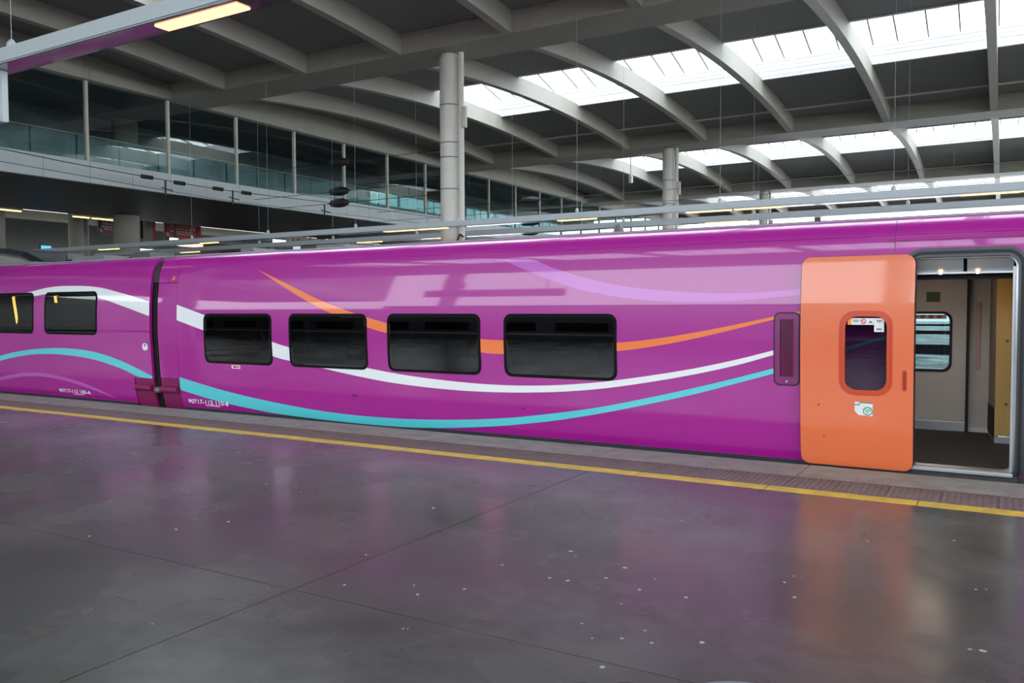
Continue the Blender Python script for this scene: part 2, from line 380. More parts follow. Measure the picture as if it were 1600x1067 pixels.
pA = panel_mesh(W, -9.8, -3.03).build('ceiling_panel', CEIL, roof); pB = panel_mesh(W, 3.03, 9.8).build('ceiling_panel', CEIL, roof)
pC = panel_mesh(W, -3.03, 3.03).build('ceiling_panel', CEIL, roof)
# rooflight cell pieces
cu = MB(); cu.box(-W/2, W/2, 3.03, 3.18, zc(3.03)-.04, 12.68)
for q in (.18, .36, .54): cu.box(-W/2, W/2, 2.99, 3.03, 12.05+q, 12.08+q)
curb = cu.build('rooflight_curb', WHITEW, roof)
cu = MB(); cu.box(-W/2, W/2, -3.18, -3.03, zc(3.03)-.04, 12.68); curb2 = cu.build('rooflight_curb', WHITEW, roof)
bar = MB().prism([(-3.1, 12.66), (0, 13.5), (3.1, 12.66), (3.1, 12.76), (0, 13.6), (-3.1, 12.76)], 'x', -.03, .03).build('glazing_bar', RIBM, roof)
pan = MB().prism([(-3.1, 12.74), (0, 13.58), (3.1, 12.74), (3.1, 12.75), (0, 13.59), (-3.1, 12.75)], 'x', -W/2, W/2).build('rooflight_pane', SKYG, roof)
seen = set()
def put(o, loc):
    loc = (loc[0], loc[1], -10.7)
    if o.name in seen: return clone(o, loc=loc)
    seen.add(o.name); o.location = loc; return o
for bi in range(5):
    cy = (GY[bi]+GY[bi+1])/2
    for ci in range(-1, 13):
        cx = RX[0]+4.644*(ci+.5)
        if ci < 0: cx = (XL+RX[0])/2
        a = put(pA, (cx, cy)); b = put(pB, (cx, cy)); a.scale.x = b.scale.x = 1
        if ci < 0: a.scale.x = b.scale.x = (RX[0]-XL)/4.644
        if ci < 1:
            c = put(pC, (cx, cy)); c.scale.x = 1
            if ci < 0: c.scale.x = (RX[0]-XL)/4.644
        else:
            put(curb, (cx, cy)); put(curb2, (cx, cy)); put(pan, (cx, cy))
            for q in range(4): put(bar, (RX[0]+4.644*(ci+q/4)+(0 if q else .2), cy))
    e = MB().box(RX[1]-.16, RX[1], cy-3.03, cy+3.03, 11.8, 13.3); b2(e, 'rooflight_end', WHITEW)
    if bi != 2: continue
    pi = MB().tube((XL, cy+7.6, zc(7.6)-.22), (XR, cy+7.6, zc(7.6)-.22), .05, 6); b2(pi, 'conduit', STEELW)
# edge beam of the roof on its far side and small structures
# ------------------------------------------------------------------ columns
def column(x, y, r, label, top=10.7):
    c = empty('roof_column', (x, y, 0), label=label, cat='column', group=None)
    g = MB(); g.lathe((0, 0, 0), (0, 0, 1), [(0, r+.06), (.25, r+.06), (.27, r), (top-.12, r), (top-.1, r-.06), (top, r-.06)], 28)
    g.build('shaft', CREAM, c, smooth=True)
    g = MB(); g.tube((r+.16, -.05, 0), (r+.16, -.05, top), .11, 12); g.build('downpipe', CREAM, c, smooth=True)
    for z in (8.85, 7.5, 6.97, 5.83, 3.9):
        g = MB(); g.lathe((0, 0, z), (0, 0, 1), [(0, r+.012), (.04, r+.012)], 24); g.box(r, r+.2, -.03, .03, z, z+.04); g.build('strap', GREYP, c)
    g = MB().box(r+.28, r+.42, -.18, -.04, 8.0, 8.75); g.build('junction_box', STEELW, c, bevel=.01)
    g = MB(); g.path([(r+.02, -r*.6, 3.2), (r+.1, -r*.8, 3.9), (r+.2, -r*.7, 4.2), (r+.3, -r*.4, 4.1)], .035, 6); g.build('cable', WIRE, c)
    return c
column(-17.43, 25.15, .365, 'tall round cream column nearest the magenta train, white downpipe on its right')
column(-16.83, 46.45, .34, 'second round cream column, smaller, below the second girder')
column(-16.6, 67.75, .34, 'third round column, barely showing above the train roof')
for i, (cx, cy) in enumerate(((6, 25.15), (6, 46.45), (6.4, 67.75))):
    column(cx, cy, .35, 'round cream column right of the frame on the %s platform' % ['second', 'third', 'fourth'][i])
for i, (cx, cy) in enumerate(((-17.2, 3.85), (6.4, 3.85), (-24.4, -17.45), (-3.6, -17.45), (6.4, -17.45), (18, -17.45))):
    column(cx, cy, .35, 'round cream column %s' % ['on the near platform left of the frame', 'on the near platform right of the frame', 'behind the camera, leftmost', 'behind the camera, second', 'behind the camera, third', 'behind the camera, rightmost'][i])
# dark post far right
c = empty('signal_post', (-15.6, 85, 0), label='dark square post standing far away against the bright opening', cat='post')
MB().box(-.28, .28, -.28, .28, 0, 10.6).build('shaft', GREYD, c); MB().box(-.36, .36, -.36, .36, 0, .4).build('base', GREYD, c)

# ------------------------------------------------------------------ gallery over the concourse (left)
gal = empty('wall_left', (-31.9, 12, 6.6), label='glazed upper gallery crossing the head of the tracks on the left', cat='gallery', kind='structure')
GO = Vector((-31.9, 12, 6.6))
def gb(mb, name, m, **k):
    o = mb.build(name, m, None, **k); o.parent = gal; o.location = Vector(o.location)-GO; return o
Y0, Y1 = -21.4, 92.6
ym = [20.4-3.8*11+3.8*i for i in range(31)]
for a in ym:
    if a < Y1: gb(MB().box(-31.98, -31.82, a-.05, a+.05, 7.45, 10.72), 'mullion', STEELW)
for a in ym[:-1]:
    gb(MB().box(-31.91, -31.89, a+.05, a+3.75, 7.5, 10.7), 'glass_pane', GALG)
    gb(MB().box(-32.62, -32.6, a+.05, a+3.75, 7.55, 8.62), 'balustrade_pane', BALG)
    gb(MB().box(-31.98, -31.72, a+.008, a+1.892, 6.63, 7.5), 'fascia_panel', FASC)
    gb(MB().box(-31.98, -31.72, a+1.908, a+3.792, 6.63, 7.5), 'fascia_panel', FASC)
    gb(MB().box(-32.0, -31.6, a+.008, a+3.792, 10.72, 11.12), 'header_panel', GIRD)
    gb(MB().box(-32.3, -31.9, a+.008, a+3.792, 11.13, 11.98), 'header_panel', GIRD)
    for q in (0, 1.9): gb(MB().tube((-32.61, a+q+.02, 7.5), (-32.61, a+q+.02, 8.7), .025, 6), 'baluster', GREYD)
gb(MB().tube((-32.61, Y0, 8.68), (-32.61, Y1, 8.68), .03, 8), 'handrail', STEELW)
# soffit slab made of large panels
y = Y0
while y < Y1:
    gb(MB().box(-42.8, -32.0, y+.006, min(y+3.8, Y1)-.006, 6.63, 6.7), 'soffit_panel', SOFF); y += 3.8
gb(MB().box(-42.9, -32.0, Y0, Y1, 6.7, 7.45), 'gallery_slab', GREYD)
GBW = mat('gallery_back_wall_paint', srgb(120, 124, 124), .8)
gb(MB().box(-43.2, -43.0, Y0, 50.8, 7.45, 12.2), 'gallery_back_wall', GBW)
gb(MB().box(-43.2, -43.0, 50.8, Y1, 7.45, 9.6), 'gallery_back_wall', GBW); gb(MB().box(-43.2, -43.0, 50.8, Y1, 10.8, 12.2), 'gallery_back_wall', GBW)
for q in range(11):
    gb(MB().box(-43.16, -43.04, 50.9+q*3.8, 51.05+q*3.8, 9.6, 10.8), 'mullion', STEELW)
    gb(MB().box(-43.11, -43.09, 51.05+q*3.8, 54.7+q*3.8, 9.6, 10.8), 'glass_pane', CLEAR)
gb(MB().box(-43.2, -35.6, Y0, Y1, 12.0, 12.2), 'gallery_ceiling', GBW); gb(MB().box(-34.0, -31.9, Y0, Y1, 12.0, 12.2), 'gallery_ceiling', GBW)
gb(MB().box(-35.6, -34.0, Y0, 14, 12.0, 12.2), 'gallery_ceiling', GBW); gb(MB().box(-35.6, -34.0, 40, Y1, 12.0, 12.2), 'gallery_ceiling', GBW)  # unseen slot left open between these pieces, added to daylight the gallery column
gb(MB().box(-43.2, -31.9, Y0-.3, Y0, 6.63, 12.2), 'gallery_end_wall', GIRD)
gb(MB().tube((-41.3, 28.6, -.0), (-41.3, 28.6, 6.63), .66, 24), 'gallery_column', CREAM2, smooth=True)
gb(MB().tube((-41.3, 28.6, 7.45), (-41.3, 28.6, 11.75), .66, 24), 'gallery_column', CREAM2, smooth=True)
gb(MB().tube((-41.3, 60.5, 7.45), (-41.3, 60.5, 12.0), .9, 20), 'gallery_column', GREYD, smooth=True)
gb(MB().tube((-41.3, 60.5, 0), (-41.3, 60.5, 6.63), .9, 20), 'gallery_column', GREYD, smooth=True)

# concourse beyond the gallery
cw = MB()
cw.box(-72, -71.5, -40, 96, 0, 9.5)
tag(cw.build('wall_back', mat('grey_concourse_wall', srgb(120, 122, 118), .7, var=.1, vscale=.4)), 'grey wall at the very back of the concourse', 'wall', kind='structure')
g = MB(); g.box(-72, -61, -25, 95, 9.6, 9.9); g.box(-54, -43.3, -25, 95, 9.6, 9.9); tag(g.build('ceiling', mat('concourse_ceiling', srgb(110, 110, 106), .8)), 'plain grey ceiling over the concourse', 'ceiling', kind='structure')  # open strip between the two slabs is added to let daylight into the concourse
for i, xx in enumerate((-48, -54, -60, -66)):
    g = MB().box(xx-.3, xx+.3, -5, 95, 8.6, 9.6); tag(g.build('ceiling_beam', STEELW), 'pale beam under the concourse ceiling, %s from the gallery' % ['first', 'second', 'third', 'fourth'][i], 'beam', kind='structure')
for i, (cx, cy, r) in enumerate(((-48.2, 30.0, .42), (-51.5, 32.4, .45), (-50, 36.2, .3), (-46, 24.3, .35), (-52, 55, .4), (-50, 48, .3))):
    c = empty('concourse_column', (cx, cy, 0), label=['left one of two pale columns left of the big gallery column', 'right one of two pale columns left of the big gallery column', 'slim column between the dark poster and the red poster', 'pale column at the left edge of the picture under the gallery', 'column furthest along the concourse', 'slim column beside the lit white sign'][i], cat='column')
    MB().tube((0, 0, 0), (0, 0, 9.6), r, 20).build('shaft', CREAM2, c, smooth=True); MB().tube((0, 0, 8.2), (0, 0, 8.6), r+.08, 20, r+.25).build('capital', CREAM2, c, smooth=True)
# soffit lamps running along Y
def lampline(name, x, y0, y1, z, label):
    c = empty(name, (x, (y0+y1)/2, z), label=label, cat='lamp', group='tube lamps at the back of the gallery soffit')
    MB().box(-.12, .12, -(y1-y0)/2-.05, (y1-y0)/2+.05, 0, .1).build('housing', STEELW, c)
    MB().box(-.08, .08, -(y1-y0)/2, (y1-y0)/2, -.06, 0).build('tube', TUBE, c)
    MB().box(0, .7, -.1, .1, .02, .075).build('bracket', STEELW, c)
lampline('tube_lamp', -43.6, 21.2, 24.2, 6.62, 'warm tube lamp under the gallery edge at the left picture border')
lampline('tube_lamp', -43.6, 27.0, 27.9, 6.62, 'short warm tube lamp under the gallery edge, second from the left')
lampline('tube_lamp', -43.6, 28.1, 30.0, 6.62, 'warm tube lamp just left of the big gallery column')
# posters and screens
def sign(name, x, y0, y1, z0, z1, face, label, cat, extra=None, post=True):
    k_ = x/-50; y0 *= k_; y1 *= k_; z0 = 1.55+(z0-1.55)*k_; z1 = 1.55+(z1-1.55)*k_
    c = empty(name, (x, (y0+y1)/2, z0), label=label, cat=cat); h = (y1-y0)/2; H = z1-z0
    MB().box(-.18, 0, -h-.06, h+.06, -.06, H+.06).build('housing', GREYD, c, bevel=.02)
    MB().box(0, .02, -h, h, 0, H).build('face', face, c)
    if extra: extra(c, h, H)
    if post:
        up = z1 > 5.6
        for q in (-h*.7, h*.7): MB().tube((-.09, q, (H if up else 0)), (-.09, q, (9.57-z0 if up else -z0)), .04, 6).build('bracket', GREYD, c)
    return c
def px(c, h, H):
    g = MB()
    for r_, (a, b, z0) in enumerate(((-.75, .8, .72), (-.6, .7, .55), (-.75, .5, .38), (-.5, .55, .24))):
        q = a*h
        while q < b*h: 
            wd = random.uniform(.12, .28); g.box(.02, .025, q, min(q+wd, b*h), z0*H, (z0+.1)*H); q += wd+.06
    g.build('printed_blocks', BANPAL, c)
    MB().prism([(-h*.99, H*.35), (-h*.99, H*.1), (-h*.72, H*.1), (-h*.78, H*.25)], 'x', .02, .026).build('corner_motif', BANPAL, c)
sign('wall_poster', -50, 37.6, 40.5, 6.5, 7.6, REDPOST, 'wide bright red poster with pale lettering above the concourse', 'poster', px)
sign('wall_poster', -50.2, 35.7, 36.4, 6.35, 7.5, BROWN, 'narrow dark poster right beside the big gallery column', 'poster')
sign('wall_poster', -50.1, 36.42, 36.75, 6.35, 7.5, REDPOST, 'thin red strip poster between dark poster and slim column', 'poster')
sign('wall_poster', -50, 32.7, 33.9, 6.4, 7.5, mat('dull_red_poster', srgb(110, 40, 44), .5), 'dull red poster left of the big gallery column', 'poster', px)
sign('display_screen', -46.5, 28.9, 29.5, 4.6, 5.4, SCRB, 'bright blue upright screen above the left carriage', 'screen')
sign('display_screen', -48.9, 35.6, 36.7, 4.9, 5.6, SCRW, 'white lit screen just left of the carriage joint', 'screen')
sign('display_screen', -48.9, 37.9, 38.6, 6.0, 6.5, SCRW, 'small white square screen overlapping the red poster', 'screen')
sign('departure_board', -49.3, 38.0, 40.7, 5.95, 6.22, SCRR, 'long pinkish lit departure board below the red poster', 'board')
sign('display_screen', -48.9, 38.9, 39.9, 4.95, 5.15, SCRT, 'small teal lit strip just above the train roof', 'screen')
sign('shop_sign', -49, 47.4, 48.8, 6.75, 7.05, SCRW, 'bright white lit sign panel, left of two over the shops', 'sign')
sign('shop_sign', -50, 51.5, 52.7, 6.95, 7.15, SCRW, 'bright white lit sign panel, right of two over the shops', 'sign')
sign('display_screen', -50, 49.6, 50.4, 6.25, 6.65, mat('lit_pale_blue_screen', (.6, .7, 1, 1), .5, emis=(.55, .68, .9, 1), es=.6), 'pale blue small screen below the two white signs', 'screen')
sign('shop_sign', -50, 59.4, 61.8, 6.75, 7.05, SCRW, 'white lit sign left of the first round column foot', 'sign')
sign('shop_sign', -50, 55.0, 57.0, 6.5, 7.15, BANPAL, 'beige unlit sign panel between white signs over the shops', 'sign')
for i, (yy, m_, l) in enumerate(((42.8, BROWN, 'dark red kiosk block behind the pipework right of the carriage joint'), (45.6, mat('teal_kiosk', srgb(28, 52, 62), .5), 'dark teal kiosk block next to the dark red kiosk'), (53.4, mat('black_shopfront', srgb(18, 17, 16), .5), 'black shopfront below the white lit signs'))):
    c = empty('kiosk', (-50.6, yy, 0), label=l, cat='kiosk')
    MB().box(-1, 1, -1.1, 1.1, 0, 6.3).build('body', m_, c); MB().box(-1.1, 1.1, -1.2, 1.2, 6.3, 6.5).build('roof', GREYP, c); MB().box(1.0, 1.03, -.8, .8, 4.9, 6.0).build('hatch', BLACK, c)
# annex at the far side
an = empty('annex_building', (-34, 97, 0), label='pale grey annex beyond the far platforms at the hall end', cat='building')
MB().box(-20, 9.4, -3, 3, 0, 8.2).build('wall', FASC, an); MB().box(-20.3, 9.7, -3.3, 3.3, 8.2, 8.7).build('roof', GIRD, an)
for q in range(8): MB().box(-17+q*3.2, -15+q*3.2, -3.05, -3.0, 4.5, 7.2).build('window', SOFF, an)

# ------------------------------------------------------------------ lamp channels over the platforms
def channel(y, z, x0, x1, label, tubes, hang=4.644, hx=None):
    c = empty('lamp_channel', ((x0+x1)/2, y, z), label=label, cat='lamp'); O = (c.location.x, y, z)
    g = MB().box(x0-O[0], x1-O[0], 0, .36, .0, .2); g.build('channel_body', CHAN, c, bevel=.015)
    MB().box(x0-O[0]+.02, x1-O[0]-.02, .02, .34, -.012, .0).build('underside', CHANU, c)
    for a, b in tubes:
        t_ = MB().box(a-O[0], b-O[0], .08, .28, -.03, -.008).build('tube', TUBE, c, bevel=.008)
    q = hx if hx else x0+1
    while q < x1:
        g = MB(); g.tube((q-O[0], .18, .2), (q-O[0], .18, 10.9-z), .004, 4); g.lathe((q-O[0], .18, .2), (0, 0, 1), [(0, .06), (.1, .06), (.16, .02)], 10); g.build('hanger', CHAN, c); q += hang
    return c
channel(6.1, 4.78, -34, 16, 'long pale lamp channel overhead at the top left, one warm tube lit', [(-8.35, -7.0), (-16.5, -15.1), (-1.5, -.2), (5, 6.3)], 4.644*2, -30)
channel(24.0, 4.38, -43, 26, 'nearer of two thin lamp channels crossing in front of the cream column', [(-37.0, -35.6), (-29.8, -28.8), (-19.7, -18.35), (-18.2, -16.9), (-12.5, -11.15), (-8.2, -6.85), (-6.75, -5.4), (-1.0, .33), (5.5, 6.9)], 4.644*1.0, -30.4)
channel(27.8, 4.42, -43, 26, 'farther of two thin lamp channels, just above the train roof', [(-36.0, -34.7), (-24.3, -23.0), (-20.1, -19.7), (-8.8, -7.4)], 4.644, -30.4)
channel(45.3, 4.4, -43, 26, 'lamp channel over the third platform', [(-20, -18.7)], 4.644*2, -30)
# hanging sign at the left edge
s = empty('hanging_sign', (-11.64, 6.24, 4.08), label='grey-blue hanging sign box below the overhead lamp channel at the left edge', cat='sign')
MB().box(-2.6, 0, 0, .1, 0, .685).build('frame', CHAN, s, bevel=.01); MB().box(-2.5, -.06, -.008, 0, .05, .65).build('sign_face', SIGNF, s)
MB().box(-2.5, -.06, .1, .108, .05, .65).build('sign_face', SIGNF, s)

# ------------------------------------------------------------------ overhead line equipment
def insul(parent, c, ax, L=.5, r=.09):
    g = MB(); n = 6; prof = []
    for i in range(n): prof += [(i*L/n, r*.4), (i*L/n+.02, r), (i*L/n+.05, r), (i*L/n+.06, r*.4)]
    g.lathe(Vector(c)-Vector(ax)*L/2, ax, prof, 10); return g.build('insulator', WIRE, parent, smooth=False)
hs = empty('headspan', (-30, 14, 6.9), label='cross wires with insulator pairs strung in front of the gallery fascia', cat='wire')
g = MB()
up = [(0, 0, .35), (0, 4, .12), (0, 8, -.0), (0, 11, -.06), (0, 14, -.02), (0, 20, .12), (0, 31, .2)]
g.path(catmull(up, 3), .018, 5)
lo = [(0, 0, -.15), (0, 8, -.42), (0, 12, -.5), (0, 20, -.4), (0, 31, -.2)]
g.path(catmull(lo, 3), .012, 5)
g.build('span_wire', WIRE, hs)
for yy in (7.75, 9.3, 11.3, 12.9): insul(hs, (0, yy, 0 if yy < 9 else -.05), (0, 1, 0), .55, .09)
for yy in (8.6, 12.1, 18.0):
    g = MB(); g.tube((0, yy, -.02), (0, yy, -.65), .04, 6); g.tube((-.25, yy, -.3), (.25, yy+.15, -.45), .025, 5); g.build('dropper', WIRE, hs)
def linegroup(y, zs, x0, x1, label, ix):
    c = empty('overhead_line', ((x0+x1)/2, y, zs[-1]), label=label, cat='wire'); ox = (x0+x1)/2
    for z in zs:
        MB().tube((x0-ox, 0, z-zs[-1]), (x1-ox, 0, z-zs[-1]), .012, 5).build('wire', WIRE, c)
        g = MB(); g.lathe((ix-.75-ox, 0, z-zs[-1]), (1, 0, 0), [(0, .015), (.25, .05), (.3, .16), (.6, .20), (.95, .20), (1.2, .14), (1.3, .04), (1.5, .015)], 12); g.build('insulator', WIRE, c, smooth=True)
    return c
linegroup(28.7, (8.15, 6.85, 6.32), -31.5, -20, 'three short stacked overhead wires with fat dark insulators before the gallery glass', -26)
linegroup(38.0, (7.13, 6.0, 5.5), -31.5, 30, 'three overhead wires with dark insulators right of the first column', -21.3)
for (yy, l) in ((31.3, 'contact wires over the track behind the second platform'),):
    c = empty('overhead_line', (-5, yy, 4.6), label=l, cat='wire'); 
    MB().tube((-26, 0, 0), (35, 0, 0), .008, 5).build('contact_wire', WIRE, c); MB().tube((-26, 0, 1.1), (35, 0, 1.1), .008, 5).build('carrier_wire', WIRE, c)
    g = MB()
    for q in range(-24, 34, 6): g.tube((q, 0, 0), (q, 0, 1.1), .005, 4)
    tag(g.build('dropper_wires', WIRE, c), kind='stuff')
s = empty('hanging_lamp', (-22.3, 54, 10.2), label='small white lamp hanging under the rooflight rib near the second column', cat='lamp')
g = MB(); g.lathe((0, 0, -.1), (0, 0, 1), [(0, .1), (.05, .16), (.5, .16), (.55, .05)], 12); g.build('lamp_body', WHITEW, s, smooth=True); MB().tube((0, 0, .4), (0, 0, 1.8), .03, 6).build('stem', STEELW, s)

# ------------------------------------------------------------------ the magenta train
def far_map(s):
    y, z, ny, nz = surf(s); return 2*9.95-y, z, -ny, nz
STOP = s_of_z(2.388); SEND = SL[-1]; SBOT = s_of_z(-.3)
XB0, XB1 = -11.52, 1.7
def srect(x0, x1, s0, s1): return [(x0, s0), (x1, s0), (x1, s1), (x0, s1)]
def sl(lp): return [(x, s_of_z(z)) for x, z in lp]
FRM = mat('black_window_frame', srgb(12, 12, 14), .8, spec=.2)
def pane_window(car, x0, x1, z0, z1):
    fr = skin('window_frame', [rr(x0-.012, x1+.012, z0-.012, z1+.012, .10), rr(x0+.022, x1-.022, z0+.022, z1-.03, .075)], .007, .012, FRM, car)
    skin('pane', [rr(x0+.005, x1-.005, z0+.005, z1-.005, .09)], .005, .004, PANE, fr)
def tail(car, x0, x1, winx, wz, door=None):
    """main shell, roof, far side, floor and lining of a carriage"""
    holes = [rect(a+.05, b-.05, wz[0]+.05, wz[1]-.05) for a, b in winx]
    loops = [srect(x0, x1, SBOT, STOP)]+[sl(h) for h in holes]
    if door: loops.append(sl(rr(door[0], door[1], -.20, 2.05, .12)))
    skin('body_side', loops, 0, .05, PURPLE, car, in_s=True)
    skin('roof_panel', [srect(x0, x1, STOP, SEND)], -.004, .05, ROOFG, car, in_s=True)
    fl2 = [srect(x0, x1, SBOT, SEND)]
    if door: fl2.append(sl(rect(-1.28, .09, -.2, 1.95)))
    skin('far_side', fl2, 0, .05, PURPLE, car, mapf=far_map, in_s=True)
    skin('skirt', [[(x0, -.28), (x1, -.28), (x1, .018), (x0, .018)]], .006, .02, GREYD, car)
    MB().box(x0+.05, x1-.05, 8.8, 11.1, -.30, -.22).build('underframe', GREYD, car)
    for xx in (x0+.01, x1-.03):
        g = MB(); pts = [(y_of_z(z)+.03, z) for z in (-.28, .3, 1, 1.7, 2.15, 2.3, 2.38)]; pts += [(19.9-a, b) for a, b in reversed(pts)]
        g.prism(pts, 'x', xx, xx+.02); g.build('end_bulkhead', RUBBER, car)
WR = [(-10.42, -9.005), (-8.64, -7.24), (-6.875, -5.46), (-5.105, -3.675)]
car = empty('train_carriage', (-5, 9.95, 0), label='magenta train carriage with four windows and an open orange door', cat='train carriage', group=None)
car.location = (0, 0, 0)
tail(car, -11.06, XB1, WR, (.742, 1.466), (-.76, .145))
for a, b in WR: pane_window(car, a, b, .742, 1.466)
# dark saloon lining behind the windows, with seats
g = MB(); g.box(-11.0, -1.9, 8.75, 11.15, .1, .14); g.box(-11.0, -1.9, 11.1, 11.16, .14, 2.2); g.box(-11.0, -1.9, 8.75, 11.15, 2.2, 2.24); g.box(-11, -10.96, 8.75, 11.15, .1, 2.2); g.box(-1.94, -1.9, 8.75, 11.15, .1, 2.2)
g.build('saloon_lining', BLACK, car)
st = mat('dark_purple_seat_fabric', srgb(74, 50, 84), .8)
sg = MB(); sg.box(0, .45, 0, .9, .5, .62); sg.prism([(.40, .55), (.52, .55), (.62, 1.35), (.54, 1.38)], 'y', 0, .9); seat0 = sg.build('seat', st, car, bevel=.02)
seat0.location = (-10.2, 8.9, 0)
for i in range(1, 9): clone(seat0, loc=(-10.2+i*.93, 8.9, 0))
# end panels right of the joint
skin('end_panel', [rect(XB0, -11.068, .455, 1.955)], -.002, .04, PURPLE, car)
skin('end_panel', [srect(XB0+.0, -11.068, s_of_z(1.965), STOP)], -.002, .04, PURPLE, car, in_s=True)
skin('end_panel_roof', [srect(XB0+.0, -11.068, STOP, SEND)], -.004, .04, ROOFG, car, in_s=True)
tag(skin('lower_end_panel', [rect(XB0, -11.068, -.05, .447)], -.012, .04, MAROON, car), 'maroon lower end panel')
g = MB(); g.tube((XB0+.005, 8.53, .275), (-11.10, 8.53, .275), .055, 12); g.build('lower_rail', MAROON, car, smooth=True)
for (xx, zz) in ((-11.33, .99), (-11.16, .99), (-11.30, 2.0), (-11.13, 2.0), (-11.31, .46)):
    g = MB(); yy = y_of_z(zz); g.lathe((xx, yy-.004, zz), (0, 1, 0), [(0, .012), (.006, .014)], 8); g.build('fastener', GREYD, car)
skin('door_track_seam', [rect(-.95, XB1, 2.155, 2.166)], .002, .003, MAROON, car)
skin('drip_rail', [rect(-7.9, XB1, 2.212, 2.226)], .008, .012, PURPLE, car)
skin('panel_seam', [srect(-.88, -.874, s_of_z(2.06), STOP)], .0015, .001, GREYD, car, in_s=True)
# livery stripes
O1 = [(-9.349,2.126),(-8.672,1.882),(-8.056,1.661),(-7.485,1.495),(-6.866,1.35),(-6.122,1.229),(-5.456,1.172),(-5.103,1.160),(-4.4,1.15),(-3.676,1.160),(-3.098,1.227),(-2.544,1.328),(-1.949,1.455),(-1.716,1.505)]
O2 = [(-9.349,2.126),(-8.796,1.866),(-8.295,1.645),(-7.826,1.47),(-7.233,1.300),(-6.868,1.22),(-6.127,1.085),(-5.462,1.010),(-5.108,.995),(-4.4,1.005),(-3.677,1.063),(-3.098,1.151),(-2.543,1.275),(-1.949,1.425),(-1.716,1.486)]
CUT = [(a+.04, b-.04, .782, 1.426) for a, b in WR]
for kp in ((-9.5, -6.17), (-6.17, -4.4), (-4.4, -1.6)): skin('orange_stripe', [band(O1, O2)], .0018, .0015, S_OR, car, cut=CUT, keep=kp)
V1 = [(-5.0,2.135),(-4.781,2.119),(-4.418,1.986),(-4.008,1.867),(-3.542,1.773),(-3.029,1.717),(-2.546,1.691),(-2.153,1.693),(-1.718,1.719)]
V2 = [(-5.2,2.135),(-5.024,2.063),(-4.581,1.894),(-4.164,1.761),(-3.691,1.67),(-3.244,1.617),(-2.749,1.6),(-2.347,1.611),(-1.718,1.662)]
skin('lilac_stripe', [band(V1, V2)], .0018, .0015, S_LI, car)
W1 = [(-11.055,1.615),(-10.405,1.452),(-9.008,1.08),(-8.647,.999),(-7.967,.860),(-7.257,.758),(-6.549,.68),(-5.759,.632),(-5.113,.622),(-4.505,.647),(-3.933,.705),(-3.395,.788),(-2.819,.896),(-2.345,1.008),(-1.968,1.113)]
W2 = [(-11.055,1.375),(-10.411,1.216),(-9.022,.876),(-8.658,.812),(-8.092,.733),(-7.41,.640),(-6.764,.572),(-5.957,.531),(-5.207,.532),(-4.508,.568),(-3.936,.628),(-3.397,.716),(-2.819,.833),(-2.345,.950),(-1.968,1.066)]
skin('white_stripe', [band(W1, W2)], .0018, .0015, S_WH, car, cut=CUT)
skin('white_stripe', [rect(-1.708, -1.694, 1.155, 1.195)], .0018, .0015, S_WH, car)
C1 = [(-11.055,.486),(-10.206,.344),(-9.401,.239),(-8.525,.155),(-7.698,.110),(-6.817,.107),(-5.992,.145),(-5.228,.212),(-4.603,.300),(-3.942,.417),(-3.401,.541),(-2.821,.688),(-2.346,.820),(-1.968,.933)]
C2 = [(-11.055,.285),(-10.25,.154),(-9.444,.066),(-8.804,.024),(-7.72,-.005),(-6.832,-.005),(-6.209,.024),(-5.428,.094),(-4.613,.210),(-3.944,.342),(-3.403,.470),(-2.822,.620),(-2.346,.762),(-1.968,.879)]
skin('turquoise_stripe', [band(C1, C2)], .0075, .0015, S_CY, car)
skin('turquoise_stripe', [band([(-1.706,1.018),(-1.30,1.155),(-.87,1.30)], [(-1.706,.972),(-1.30,1.12),(-.87,1.275)])], .0018, .0015, S_CY, car)
# grille left of the door
gx0, gx1, gz0, gz1 = -1.952, -1.722, .777, 1.482
gr = skin('vent_grille', [rr(gx0, gx1, gz0, gz1, .05), rect(gx0+.05, gx1-.05, gz0+.08, gz1-.06)], .014, .03, mat('plum_grille_paint', srgb(128, 30, 104), .4, coat=.4), car)
skin('vent_backing', [rect(gx0+.03, gx1-.03, gz0+.03, gz1-.03)], .002, .002, mat('dark_plum_backing', srgb(58, 16, 48), .7), gr)
for i in range(8):
    xx = gx0+.062+i*.0152; skin('slat', [rect(xx, xx+.006, gz0+.082, gz1-.062)], .011, .008, MATS['maroon_lower_panel'], gr)
skin('grille_gasket', [rr(gx0-.012, gx1+.012, gz0-.012, gz1+.012, .06), rr(gx0+.003, gx1-.003, gz0+.003, gz1-.003, .048)], .01, .01, RUBBER, gr)
g = MB(); g.lathe((-1.837, y_of_z(.81)-.016, .808), (0, -1, 0), [(0, .012), (.006, .01)], 10); g.build('lock', ALU, gr)
